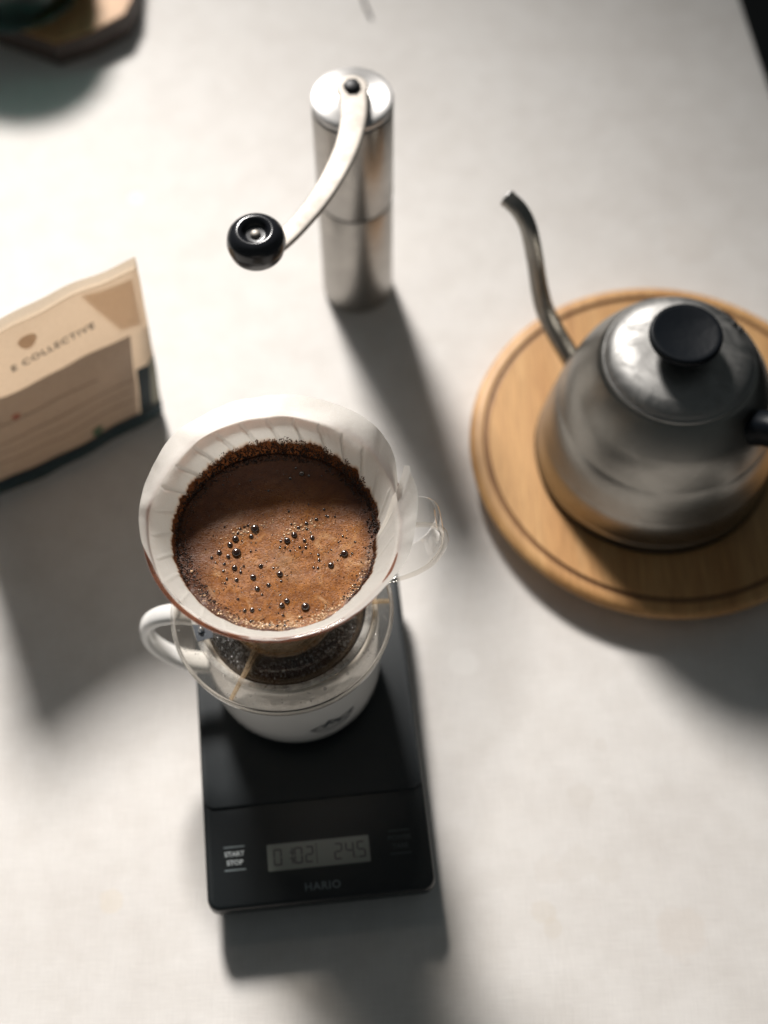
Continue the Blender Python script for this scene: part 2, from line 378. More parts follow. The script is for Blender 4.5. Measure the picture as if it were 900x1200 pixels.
def rrect(x0, y0, x1, y1, r, n=8):
    P = []
    for cx, cy, a0 in ((x1 - r, y1 - r, 0), (x0 + r, y1 - r, 90), (x0 + r, y0 + r, 180), (x1 - r, y0 + r, 270)):
        for k in range(n + 1):
            a = math.radians(a0 + 90 * k / n); P.append((cx + r * math.cos(a), cy + r * math.sin(a)))
    return P
def text(name, s, size, mat, parent, origin, ux, uy, ext=0.00005, bold=0.0, spacing=1.0, align='CENTER'):
    cu = bpy.data.curves.new(name, 'FONT'); cu.body = s; cu.size = size; cu.extrude = ext; cu.offset = bold
    cu.space_character = spacing; cu.align_x = align; cu.align_y = 'CENTER'; cu.resolution_u = 3
    o = bpy.data.objects.new(name, cu); C.objects.link(o)
    bpy.context.view_layer.update()
    me = bpy.data.meshes.new_from_object(o.evaluated_get(bpy.context.evaluated_depsgraph_get()))
    bpy.data.objects.remove(o); me.materials.clear(); me.materials.append(mat)
    ob = bpy.data.objects.new(name, me); C.objects.link(ob); ob.parent = parent
    ux = Vector(ux).normalized(); uy = Vector(uy).normalized(); uz = ux.cross(uy)
    ob.matrix_local = Matrix(((ux.x, uy.x, uz.x, origin[0]), (ux.y, uy.y, uz.y, origin[1]), (ux.z, uy.z, uz.z, origin[2]), (0, 0, 0, 1)))
    return ob
def lumps(name, pts, mat, parent, smooth=False, flat=1.0):
    """many little irregular grains in one mesh; pts = (x,y,z,r)"""
    base = bmesh.new(); bmesh.ops.create_icosphere(base, subdivisions=1, radius=1); bv = np.array([v.co[:] for v in base.verts]); bf = np.array([[v.index for v in f.verts] for f in base.faces]); base.free()
    V, Fc = [], []
    for i, (x, y, z, r) in enumerate(pts):
        j = 1 + rng.uniform(-0.28, 0.28, (len(bv), 1)) * (0 if smooth else 1)
        q = bv * j * r * np.array([1, 1, flat]) + np.array([x, y, z]); V.append(q); Fc.append(bf + i * len(bv))
    return mesh_obj(name, np.vstack(V), np.vstack(Fc), mat, parent, True)

# ------------------------------------------------------------------ setting
def eline(y): return 0.2884 + (0.8787 - y) * 0.0994
tb = slab('table', [(-1.3, -0.6), (eline(-0.6), -0.6), (eline(1.5), 1.5), (-1.3, 1.5)], -0.03, 0.0, M['table'], bev=0.003); tb['kind'] = 'structure'
tb.data.materials.append(M['edge'])
fl = slab('floor', [(-4, -3), (4, -3), (4, 4), (-4, 4)], -0.80, -0.75, M['floor']); fl['kind'] = 'structure'

# ------------------------------------------------------------------ kitchen scale
sc = thing('kitchen_scale', 'black digital coffee scale with dim lit display under the white mug', 'scale', (-0.0297, 0.2004, 0), math.atan2(0.0799, 0.9968))
slab('body', rrect(-0.0600, 0, 0.0600, 0.19, 0.007), 0.016, 0.0275, M['black'], sc, bev=0.0022, smooth=True)
slab('plinth', rrect(-0.0560, 0.0045, 0.0560, 0.1855, 0.006), 0.002, 0.0165, M['black'], sc, bev=0.001, smooth=True)
slab('foot', rrect(-0.052, 0.008, 0.052, 0.182, 0.006), 0.0, 0.0022, M['gap'], sc)
slab('platform', rrect(-0.0592, 0.0545, 0.0592, 0.1892, 0.0065), 0.0272, 0.0286, M['black2'], sc, bev=0.0007, smooth=True)
dsp = slab('display', rrect(-0.0270, 0.0178, 0.0272, 0.0322, 0.0006, 3), 0.0270, 0.0277, M['lcd'], sc)
SEG = {'0': 'abcdef', '1': 'bc', '2': 'abged', '4': 'fgbc', '5': 'afgcd'}
def digit(ch, x, y, wd, h):
    t = 0.16 * wd; V, Fc = [], []
    def bar(x0, y0, x1, y1):
        b = len(V); V.extend([(x0, y0, 0.02775), (x1, y0, 0.02775), (x1, y1, 0.02775), (x0, y1, 0.02775), (x0, y0, 0.02785), (x1, y0, 0.02785), (x1, y1, 0.02785), (x0, y1, 0.02785)])
        Fc.extend([tuple(b + q for q in f) for f in ((4, 5, 6, 7), (0, 1, 5, 4), (1, 2, 6, 5), (2, 3, 7, 6), (3, 0, 4, 7))])
    g = t * 0.35
    for s in SEG[ch]:
        if s == 'a': bar(x + t, y + h - t, x + wd - t, y + h)
        if s == 'd': bar(x + t, y, x + wd - t, y + t)
        if s == 'g': bar(x + t, y + h / 2 - t / 2, x + wd - t, y + h / 2 + t / 2)
        if s == 'f': bar(x, y + h / 2 + g, x + t, y + h - g)
        if s == 'e': bar(x, y + g, x + t, y + h / 2 - g)
        if s == 'b': bar(x + wd - t, y + h / 2 + g, x + wd, y + h - g)
        if s == 'c': bar(x + wd - t, y + g, x + wd, y + h / 2 - g)
    mesh_obj('digit', V, Fc, M['lcddig'], dsp, False)
for ch, x in (('0', -0.0238), ('1', -0.0178), ('0', -0.0128), ('2', -0.0070), ('2', 0.0084), ('4', 0.0145), ('5', 0.0206)):
    digit(ch, x, 0.0205, 0.0044, 0.0088)
slab('divider', rrect(-0.0011, 0.0195, -0.0007, 0.0305, 0.0001, 2), 0.02775, 0.02785, M['lcddig'], dsp)
for q in ((0.0199, 0.0205), (-0.0148, 0.0232), (-0.0148, 0.0265)):
    slab('point', rrect(q[0] - .0004, q[1], q[0] + .0004, q[1] + .0008, 0.0002, 2), 0.02775, 0.02785, M['lcddig'], dsp)
Z = 0.02752
for (cx, cy, a, b, mt) in ((-0.0443, 0.0268, 'START', 'STOP', 'print'), (0.0436, 0.0268, 'POWER', 'TARE', 'printdim')):
    text('button_lettering', a, 0.0036, M[mt], sc, (cx, cy + 0.0023, Z), (1, 0, 0), (0, 1, 0), bold=0.00010)
    text('button_lettering', b, 0.0036, M[mt], sc, (cx, cy - 0.0023, Z), (1, 0, 0), (0, 1, 0), bold=0.00010)
    for yy in (cy + 0.0062, cy - 0.0062):
        slab('button_line', rrect(cx - 0.0056, yy - 0.0004, cx + 0.0056, yy + 0.0004, 0.0002, 2), Z - 0.00002, Z + 0.00006, M['brand' if mt == 'print' else mt], sc)
text('brand_lettering', 'HARIO', 0.0058, M['brand'], sc, (0.0008, 0.0075, Z), (1, 0, 0), (0, 1, 0), bold=0.00012, spacing=1.12)

# ------------------------------------------------------------------ mug
MG = (-0.043, 0.3285, 0.0)
mg = thing('mug', 'white china mug with a small dark boat emblem standing on the black scale', 'mug', MG)
mp = [(0, .0294), (.030, .0294), (.033, .0292), (.036, .0293), (.0405, .031), (.044, .035), (.0462, .042), (.0472, .055), (.0468, .08), (.0462, .100), (.0460, .1095), (.0452, .1108), (.0440, .1110), (.0430, .1100),
      (.0428, .100), (.0436, .08), (.0438, .055), (.042, .042), (.036, .035), (0, .0335)]
lathe('mug_body', mp, M['china'], mg, 128)
hp = catmull([(-.0445, .002, .1015), (-.055, .003, .1035), (-.068, .0035, .100), (-.0765, .0035, .089), (-.0765, .002, .074), (-.069, .000, .061), (-.058, -.002, .054), (-.0455, -.003, .052)], 10)
sweep('handle', hp, lambda t: (.0062 - .0010 * math.sin(t * PI), .0034 + .0012 * abs(t - .5)), M['china'], mg, 20, side=(0.05, 1, 0), power=2.4)
def mugpt(a, z, off=.00015):
    zs = [.0292, .031, .035, .042, .055, .08, .11]; rs = [.036, .0405, .044, .0462, .0472, .0468, .046]
    r = float(np.interp(z, zs, rs)) + off; a = math.radians(a); return Vector((r * math.cos(a), r * math.sin(a), z))
def strokes(name, lines, wid, parent):
    V, Fc = [], []
    for ln in lines:
        P = []
        for (a0, z0), (a1, z1) in zip(ln[:-1], ln[1:]):
            for k in range(6): P.append((a0 + (a1 - a0) * k / 6, z0 + (z1 - z0) * k / 6))
        P.append(ln[-1])
        Q = [mugpt(a, z / 1000) for a, z in P]; b = len(V)
        for i, q in enumerate(Q):
            t = (Q[min(i + 1, len(Q) - 1)] - Q[max(i - 1, 0)]).normalized(); nrm = Vector((q.x, q.y, 0)).normalized(); s = t.cross(nrm).normalized() * wid
            V.extend([q - s, q + s])
        for i in range(len(Q) - 1): Fc.append((b + 2 * i, b + 2 * i + 1, b + 2 * i + 3, b + 2 * i + 2))
    return mesh_obj(name, V, Fc, M['emblem'], parent)
strokes('emblem', [[(-79.2, 59.2), (-75.5, 55.6), (-71.3, 54.0), (-64.4, 52.4), (-55.9, 54.7), (-50.6, 58.8), (-47.8, 63.5)],
                   [(-79.2, 59.2), (-71.9, 62.1), (-69.4, 61.9), (-66.5, 65.8), (-62.3, 62.9), (-59.0, 61.6), (-54.3, 62.5), (-47.8, 63.5)],
                   [(-71.5, 61.0), (-69.2, 58.6), (-66.5, 64.5), (-64.3, 59.0), (-62.2, 62.8), (-60.0, 58.5), (-56.5, 62.0)],
                   [(-77, 58.6), (-66, 56.0), (-57, 57.6), (-50, 61.5)], [(-70, 60.5), (-62, 60.8), (-58, 60.0)]], .0005, mg)
cf = lathe('brewed_coffee', [(0, .0925), (.039, .0925), (.0418, .0927), (.0428, .0936)], M['coffee'], None, 96, MG)
tag(cf, 'black brewed coffee filling the white mug below the clear dripper', 'coffee')

# ------------------------------------------------------------------ dripper
DX, DY = -0.0444, 0.3308
dr = thing('coffee_dripper', 'clear plastic cone dripper seated on the white mug, holding the paper filter', 'dripper', (DX, DY, 0.1105))
zb = 0.1105
def cone_in(z): return .0590 - (.2023 - z) * .600   # inner wall radius
lathe('cone', [(cone_in(.2023) , .2015 - zb), (cone_in(.17), .17 - zb), (cone_in(.13), .13 - zb), (cone_in(.122), .122 - zb), (cone_in(.122) + .0014, .122 - zb), (cone_in(.13) + .0016, .13 - zb), (cone_in(.17) + .0016, .17 - zb), (cone_in(.2023) + .0016, .2015 - zb)], M['clear'], dr, 128)
ring = [(.0598 + .0011 * math.cos(a), .2022 - zb + .0011 * math.sin(a)) for a in np.linspace(0, 2 * PI, 12, endpoint=False)]
lathe('rim', ring, M['rimbead'], dr, 160, closed=True)
NR = 28; TW = math.radians(0.72)   # spiral per millimetre
def rib_ang(k, z): return 2 * PI * k / NR + math.radians(6) - TW * (.2023 - z) * 1000 * 0.9
ribmesh = None
for k in range(NR):
    if ribmesh is None:
        V, Fc = [], []; zs = np.linspace(.1995, .128, 26)
        for i, z in enumerate(zs):
            a = rib_ang(0, z); r = cone_in(z); h = .0012 * min(1, (.1995 - z) / .002 + .2)
            for dr_, da in ((.0003, -.0007), (-h, -.0004), (-h, .0004), (.0003, .0007)):
                aa = a + da / max(r, .006); V.append(((r + dr_) * math.cos(aa), (r + dr_) * math.sin(aa), z - zb))
        for i in range(len(zs) - 1):
            for q in range(3): Fc.append((4 * i + q, 4 * i + q + 1, 4 * i + q + 5, 4 * i + q + 4))
        o = mesh_obj('rib', V, Fc, M['clear'], dr); ribmesh = o.data
    else:
        o = bpy.data.objects.new('rib', ribmesh); C.objects.link(o); o.parent = dr; o.rotation_euler = (0, 0, 2 * PI * k / NR)
FX, FY = -.0019, -.0030
fo = (FX, FY, 0)
flp = [(.0255, .1150), (.0300, .1140), (.0385, .1136), (.0415, .1160), (.0445, .1163), (.0465, .1140), (.0552, .1134), (.0562, .1125), (.0563, .1085), (.0553, .1082), (.0551, .1116), (.0460, .1122), (.0440, .1146), (.0418, .1144), (.0390, .1120), (.0255, .1126)]
lathe('flange', [(r, z - zb) for r, z in flp], M['frost'], dr, 128, fo, fil=.0006, closed=True)
lathe('flange_lip', [(.0561 + .0010 * math.cos(a), .1130 - zb + .0010 * math.sin(a)) for a in np.linspace(0, 2 * PI, 10, endpoint=False)], M['bead'], dr, 160, fo, closed=True)
lathe('mug_lip_ring', [(.0447 + .0017 * math.cos(a), .1166 - zb + .0008 * math.sin(a)) for a in np.linspace(0, 2 * PI, 10, endpoint=False)], mat_clear('pale_mug_lip_plastic', (0.95, 0.94, 0.92), 0.05, 0.55, (0.92, 0.90, 0.86)), dr, 160, fo, closed=True)  # pale ring added to stand in for the bright mug lip below
lathe('collar', [(.0262, .1140 - zb), (.0256, .1300 - zb), (.0215, .1375 - zb), (.0200, .1372 - zb), (.0240, .1295 - zb), (.0246, .1140 - zb)], M['collar'], dr, 96, (FX, FY, 0), fil=.0008)
lathe('collar_ring', [(.0268 + .0010 * math.cos(a), .1165 - zb + .0010 * math.sin(a)) for a in np.linspace(0, 2 * PI, 10, endpoint=False)], M['collar'], dr, 128, (FX, FY, 0), closed=True)
lathe('spout', [(.0075, .1225 - zb), (.0085, .1160 - zb), (.0080, .1040 - zb), (.0068, .1040 - zb), (.0070, .116 - zb), (.0066, .1225 - zb)], M['clear'], dr, 64)
# fin between collar and lip
def fin(a, r0, r1):
    a = math.radians(a); d = Vector((math.cos(a), math.sin(a), 0)); s = Vector((-d.y, d.x, 0)) * .0008; V = []
    pts = [(r0, .114), (r0, .127), (r0 + .006, .1215), ((r0 + r1) / 2, .1175), (r1, .1155), (r1, .1135)]
    for sg in (-1, 1):
        for r, z in pts: V.append(d * r + s * sg + Vector((0, 0, z - zb)))
    n = len(pts); Fc = [tuple(range(n)), tuple(range(2 * n - 1, n - 1, -1))] + [(i, (i + 1) % n, n + (i + 1) % n, n + i) for i in range(n)]
    mesh_obj('fin', V, Fc, M['collar'], dr, False, fo)
fin(-117, .0262, .0550); fin(3, .0262, .0550); fin(123, .0262, .0550)
lathe('moulded_stud', [(0, .1168 - zb), (.0010, .1166 - zb), (.0016, .1156 - zb), (.0017, .1138 - zb)], M['bead'], dr, 24, (FX - .0405, FY - .0125, .0030))
lathe('moulded_stud', [(0, .1156 - zb), (.0007, .1153 - zb), (.0010, .1138 - zb)], M['bead'], dr, 20, (FX - .0285, FY - .0355, 0))
# viewing hole beside the stud: dark plate on the flange, its shade painted in
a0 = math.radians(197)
slab('viewing_hole_shade', [((r) * math.cos(a0 + da), (r) * math.sin(a0 + da)) for r, da in ((.0462, -.10), (.0462, .12), (.0380, .15), (.0376, -.02))], .1172 - zb, .1176 - zb,
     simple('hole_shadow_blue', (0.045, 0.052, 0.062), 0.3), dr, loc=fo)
# handle strap
ha = math.radians(7)
def hpnt(r, z, t=0): return Vector((r * math.cos(ha) - t * math.sin(ha), r * math.sin(ha) + t * math.cos(ha), z - zb))
hpth = catmull([hpnt(.0585, .1960), hpnt(.065, .1956), hpnt(.0720, .1930), hpnt(.0768, .186), hpnt(.0780, .176, -.001), hpnt(.0755, .166, -.002), hpnt(.070, .157, -.003), hpnt(.057, .150, -.004), hpnt(.0300, .147, -.004)], 8)
sweep('handle', hpth, lambda t: (.0072, .0013), M['clear'], dr, 20, side=(-math.sin(ha), math.cos(ha), 0), power=4)
sweep('handle_edge', [p + Vector((0.002, -.0078, 0)) * 1.0 for p in hpth], lambda t: (.0010, .0018), M['frost'], dr, 10, side=(-math.sin(ha), math.cos(ha), 0))
# condensation under the flange
pts = []
for _ in range(1500):
    a = rng.uniform(-PI, PI); r = math.sqrt(rng.uniform(.027 ** 2, .0395 ** 2))
    dens = 0.25 + 0.75 * (math.cos(a - math.radians(-150)) > 0.55 or math.cos(a - math.radians(-35)) > 0.55)
    if rng.uniform() > dens: continue
    pts.append((FX + r * math.cos(a), FY + r * math.sin(a), .1146 - zb + rng.uniform(0, .0004), min(.0009, rng.lognormal(-8.1, .45))))
dd = lumps('condensation', pts, M['drop'], dr, True, .6); dd['kind'] = 'stuff'
pts = [(FX + r * math.cos(a), FY + r * math.sin(a), .1140 - zb, rr) for a, r, rr in [(rng.uniform(-PI, 0.4), rng.uniform(.0475, .0545), min(.0012, rng.lognormal(-7.8, .4))) for _ in range(90)]]
dd = lumps('droplets', pts, M['drop'], dr, True, .5); dd['kind'] = 'stuff'

# ------------------------------------------------------------------ paper filter
TOP = [(14.7, 65.9, 216.0), (13.4, 66.3, 216.0), (7.5, 66.8, 215.0), (1.5, 66.4, 213.0), (-6.6, 65.7, 210.0), (-15.4, 65.4, 208.0), (-25.5, 64.0, 207.0), (-37.0, 62.4, 206.0), (-51.3, 61.1, 205.0), (-67.8, 60.7, 204.5), (-82.6, 60.6, 204.0), (-96.8, 60.5, 204.0), (-112.2, 59.4, 203.5), (-128.9, 57.5, 203.0), (-145.8, 58.1, 203.0), (-158.7, 58.9, 205.0), (-168.1, 60.6, 209.0), (-177.3, 60.9, 210.0), (169.3, 61.5, 210.0), (152.5, 62.7, 211.0), (139.4, 63.3, 212.0), (125.9, 61.9, 213.0), (109.5, 61.0, 213.5), (90.2, 60.9, 214.0), (71.2, 62.2, 214.0), (53.6, 64.2, 214.0), (39.7, 64.8, 214.0), (29.2, 63.6, 214.0), (20.9, 61.7, 213.5)]
T0 = TOP[0][0]
ang, rad, hh = [], [], []
for a, r, h in TOP:
    while a > (ang[-1] if ang else 400): a -= 360
    if a > T0 and ang: a -= 360
    ang.append(a); rad.append(r); hh.append(h)
# add the free edge of the overlap at the start and its end tail
ang = [20.6, 18.4, 16.6] + ang; rad = [65.6, 66.6, 67.0] + rad; hh = [208.5, 213.5, 215.6] + hh
ang += [-342.5, -346]; rad += [60.6, 59.8]; hh += [212.2, 211]
ang = np.array(ang, float); rad = np.array(rad) / 1000; hh = np.array(hh) / 1000
NC, NRr, NU = 1500, 60, 18
aa = np.linspace(ang[0], ang[-1], NC)
def smooth_interp(x, xp, fp):
    y = np.interp(-x, -xp, fp); k = np.hanning(23); k /= k.sum(); yp = np.pad(y, 11, mode='edge'); return np.convolve(yp, k, 'valid')
bk = np.clip(np.sin(np.radians(ang)), 0, 1)
hh = hh + .006 * bk; rad = rad - .0030 * bk
ra = smooth_interp(aa, ang, rad); ht = smooth_interp(aa, ang, hh)
ZS = .1845
ht = ht + np.array([.0016 * noise.noise(Vector((math.cos(math.radians(q)) * 3.1, math.sin(math.radians(q)) * 3.1, 21))) + .0006 * noise.noise(Vector((math.cos(math.radians(q)) * 11, math.sin(math.radians(q)) * 11, 5))) for q in aa])
V, stain, rowsz = [], [], []
rows = list(np.linspace(0, 1, NRr)) + list(1 + np.linspace(0, 1, NU + 1)[1:])
for ci in range(NC):
    a = aa[ci]; wB = max(0, 1 - (ang[0] - a) / 55.0) ** 1.6; wA = max(0, 1 - (a - ang[-1]) / 40.0) ** 1.6
    jag = noise.noise(Vector((math.cos(math.radians(a)) * 9, math.sin(math.radians(a)) * 9, 3.1))) + .6 * noise.noise(Vector((math.cos(math.radians(a)) * 30, math.sin(math.radians(a)) * 30, 7)))
    wav = noise.noise(Vector((math.cos(math.radians(a)) * 2.2, math.sin(math.radians(a)) * 2.2, 11)))
    for u in rows:
        if u <= 1: z = .126 + (.2020 - .126) * u; r = cone_in(z) - .0012
        else:
            k = u - 1; z = .2020 + (ht[ci] - .2020) * k; r0 = cone_in(.2020) - .0012
            r = r0 + (ra[ci] - r0) * (k ** 0.85) + .0006 * math.sin(k * PI) * math.sin(math.radians(a) * 9 + 4 * wav)
        dn = (ht[ci] - z) / (ht[ci] - ZS)
        sh = -24 * max(0, min(dn, 1.4)) * wB - 20 * max(0, min(dn, 1.4)) * wA
        an = math.radians(a + sh)
        if wB > 0.05 and u <= 1.0: r -= .0016 * min(1, wB * 1.5)
        if wB > 0.05 and u > 1.0: r -= .0016 * min(1, wB * 1.5) * (1 - (u - 1)) ** 2
        if u <= 1.02 and z > .16:   # wet paper sucked on to the ribs
            q = (an - math.radians(6) + TW * (.2023 - z) * 900) / (2 * PI / NR); d = (q - round(q)) * (2 * PI / NR) * r
            amt = math.exp(-(d / .00062) ** 2) * (.3 + .7 * min(1, max(0, .35 + math.sin(an)))) * min(1, max(0, (z - ZS - .0012) / .002)) * min(1, max(0, (.2005 - z) / .0012)) * (1 - .8 * wB)
            r += -.0012 * amt
        r += .0005 * noise.noise(Vector((math.cos(an) * r * 70, math.sin(an) * r * 70, z * 60)))
        V.append((r * math.cos(an), r * math.sin(an), z))
        back = .5 + .5 * math.sin(an)
        lev = ZS + .0010 + .0048 * max(0, back - .2) + .0016 * jag
        stain.append(max(0.0, min(1.0, 1.0 - (z - lev) / (.0016 + .0014 * back))))
nr = len(rows); Fc = [(c * nr + j, (c + 1) * nr + j, (c + 1) * nr + j + 1, c * nr + j + 1) for c in range(NC - 1) for j in range(nr - 1)]
pf = mesh_obj('paper_filter', V, Fc, M['paper'], None, True, (DX, DY, 0))
tag(pf, 'white paper cone filter with a folded seam, wet and stained, inside the clear dripper', 'filter')
at = pf.data.color_attributes.new('stain', 'FLOAT_COLOR', 'POINT'); at.data.foreach_set('color', np.array([(s, s, s, 1) for s in stain], dtype=np.float32).ravel())

# ------------------------------------------------------------------ coffee slurry
sl = thing('coffee_bloom', 'foaming brown wet coffee grounds with dark bubbles filling the paper filter', 'coffee', (DX, DY, ZS))
NA, NB = 260, 110; V = []; shade_grounds = []
RS = cone_in(ZS) - .0006
for i in range(NB + 1):
    r = RS * (i / NB) ** .9
    for j in range(NA):
        a = 2 * PI * j / NA; x, y = r * math.cos(a), r * math.sin(a)
        h = .0006 * noise.noise(Vector((x * 60, y * 60, 0))) + .00012 * noise.noise(Vector((x * 240, y * 240, 5))) + .0009 * max(0, i / NB - .9) * 10 * (.4 + .6 * noise.noise(Vector((x * 200, y * 200, 9))))
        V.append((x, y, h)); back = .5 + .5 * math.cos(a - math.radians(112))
        e = RS - r; wd = .0012 + .036 * back ** 1.5  # wide at the back, where shade is painted in with the grounds
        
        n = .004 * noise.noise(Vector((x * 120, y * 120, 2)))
        shade_grounds.append(max(0, min(1, 1.0 - (e + n - wd * .35) / wd)) )
Fc = [(i * NA + j, i * NA + (j + 1) % NA, (i + 1) * NA + (j + 1) % NA, (i + 1) * NA + j) for i in range(NB) for j in range(NA)]
fm = mesh_obj('foam', V, Fc, M['foam'], sl)
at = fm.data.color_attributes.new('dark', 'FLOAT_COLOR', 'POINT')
at.data.foreach_set('color', np.array([(d, 1.0 if d > 0 else 0.0, 0, 1) for d in shade_grounds], dtype=np.float32).ravel())
def foam_z(x, y): return .0006 * noise.noise(Vector((x * 60, y * 60, 0)))
BUB = [(-10.3,6.2,2.04),(-19.4,0.8,1.59),(-12.0,2.1,1.13),(-21.9,-2.2,1.36),(-18.8,-6.4,2.27),(-26.8,-6.2,1.25),(-22.6,-8.4,1.02),(-30.3,-8.8,0.79),(-24.3,-12.3,0.79),(-19.5,-14.4,1.36),(-16.6,-16.8,0.79),(-24.7,-15.9,0.68),(-15.2,-13.6,0.57),(-7.3,-13.8,1.13),(-10.7,-19.6,1.47),(-22.9,-20.2,0.68),(-18.4,-20.7,1.02),(-23.8,-22.3,0.57),(-8.7,-25.7,1.25),(-3.5,-23.8,1.02),(-6.4,-28.8,0.57),(1.7,-18.2,1.47),(-1.3,-15.0,0.57),(2.3,-21.8,0.68),(-17.5,-30.6,0.68),(-14.3,-36.6,0.91),(-10.9,-36.5,1.13),(-7.4,-36.5,0.57),(5.0,-0.8,1.59),(8.3,2.1,1.47),(1.6,-4.4,0.57),(2.0,-1.0,0.68),(10.4,5.9,0.91),(14.1,8.3,0.91),(14.2,5.3,0.68),(18.8,10.5,0.91),(16.8,0.5,1.13),(13.2,-1.0,0.91),(7.0,7.9,0.57),(31.9,-8.3,1.81),(25.5,-14.2,1.47),(35.5,-8.3,0.57),(19.7,-8.5,0.68),(20.0,-11.2,0.68),(19.5,-15.5,0.68),(17.4,-15.3,0.57),(5.0,-32.0,1.36),(2.7,-34.3,1.36),(13.6,-35.3,2.04),(3.4,-39.5,0.68),(1.2,-38.3,0.45),(1.9,-28.9,0.45),(31.2,1.0,0.57),(32.8,0.1,0.45),(36.9,-2.3,0.57),(22.5,15.7,0.68),(5.7,14.9,0.57),(11.9,35.6,1.36),(9.0,38.8,0.68),(6.3,33.2,0.79),(15.3,34.4,0.68),(-4.1,26.4,0.57),(-24.7,7.4,0.57),(-18.3,3.8,0.68),(-17.2,6.1,0.68),(-15.4,7.2,0.57),(-13.6,7.9,0.57),(4.1,-4.3,0.57),(6.5,-6.1,0.57),(10.9,-4.5,0.68),(13.8,-4.7,0.68),(12.1,-6.9,0.45),(16.1,3.4,0.57),(23.4,12.3,0.57),(24.4,11.7,0.57),(27.6,11.7,0.57),(30.1,-9.0,0.57),(28.7,-11.7,0.45),(-12.1,-5.9,0.57),(-9.7,-5.3,0.45),(-16.4,-0.3,0.45),(-28.4,-11.5,0.45),(-28.7,-26.2,0.45),(25.7,-6.0,0.45),(-11.5,-42.2,0.79),(-2.7,-44.3,0.68),(0.8,-44.8,0.79),(4.3,-44.7,0.68)]
bmm = bmesh.new(); bmesh.ops.create_uvsphere(bmm, u_segments=20, v_segments=12, radius=1); 
me = bpy.data.meshes.new('bubble'); bmm.to_mesh(me); bmm.free(); me.materials.append(M['bubble']); me.polygons.foreach_set('use_smooth', [True] * len(me.polygons))
for x, y, r in BUB:
    x, y, r = x / 1000, y / 1000, r / 1000
    if math.hypot(x, y) > RS - .001: continue
    o = bpy.data.objects.new('bubble', me); C.objects.link(o); o.parent = sl
    o.location = (x, y, foam_z(x, y) + r * .10); o.scale = (r, r, r * .72)
pts = []
cl = [(b[0] / 1000, b[1] / 1000) for b in BUB]
for _ in range(1500):
    if rng.uniform() < .5:
        c = cl[int(rng.integers(len(cl)))]; x, y = c[0] + rng.normal(0, .004), c[1] + rng.normal(0, .004)
    else:
        a, r = rng.uniform(0, 2 * PI), RS * math.sqrt(rng.uniform(0, .93)); x, y = r * math.cos(a), r * math.sin(a)
    if math.hypot(x, y) > RS - .002: continue
    pts.append((x, y, foam_z(x, y), min(.00055, rng.lognormal(-8.65, .38))))
o = lumps('tiny_bubbles', pts, M['bubble'], sl, True, .7); o['kind'] = 'stuff'
def jagf(a): return noise.noise(Vector((math.cos(a) * 7, math.sin(a) * 7, 3.1))) + .7 * noise.noise(Vector((math.cos(a) * 26, math.sin(a) * 26, 7)))
g1, g2 = [], []
for _ in range(9500):
    a = rng.uniform(-PI, PI); back = (.5 + .5 * math.cos(a - math.radians(82))) ** 1.3
    hmax = .0008 + .0066 * back ** 1.2 + .0016 * jagf(a) * (.3 + back)
    if rng.uniform() > back ** .7 or back < .12: continue
    t = rng.uniform(-.25, 1) ; z = ZS + max(.0002, hmax) * t * (1 if t > 0 else .002 / max(hmax, .001))
    r = cone_in(z) - .0014 - rng.uniform(0, .0008) - (.003 * rng.uniform() if t < .1 else 0)
    s = rng.uniform(.00016, .00055) * (1.1 - .45 * max(t, 0))
    (g2 if (t > .72 and rng.uniform() < .7) or rng.uniform() < .07 else g1).append((r * math.cos(a), r * math.sin(a), z - ZS, s))
for _ in range(520):   # crumbs drifting on the left and front edge
    a = rng.normal(math.radians(205), .35) if rng.uniform() < .75 else rng.uniform(-PI, 0); r = RS - abs(rng.normal(.0045, .0015))
    x, y = r * math.cos(a), r * math.sin(a); (g1 if rng.uniform() < .6 else g2).append((x, y, foam_z(x, y), rng.uniform(.00015, .0005)))
fr = []
for _ in range(650):
    a = rng.normal(math.radians(-80), .5); r = RS - abs(rng.normal(.0022, .0014)); x, y = r * math.cos(a), r * math.sin(a)
    fr.append((x, y, foam_z(x, y) + .0001, min(.0009, rng.lognormal(-7.9, .4))))
for _ in range(170):
    c = ((-.013, .004), (.010, .004))[int(rng.integers(2))]; t = rng.normal(0, .006); x, y = c[0] + t, c[1] + t * .35 + rng.normal(.0015, .0012); fr.append((x, y, foam_z(x, y), min(.0008, rng.lognormal(-8.0, .4))))
o = lumps('froth', fr, simple('pale_wet_froth', (0.56, 0.36, 0.21), 0.14, 0, 0, Coat_Weight=0.8, Coat_Roughness=0.05), sl, True, .6); o['kind'] = 'stuff'
o = lumps('grounds', g1, M['grounds'], sl); o['kind'] = 'stuff'
o = lumps('fine_grounds', g2, M['groundsred'], sl); o['kind'] = 'stuff'

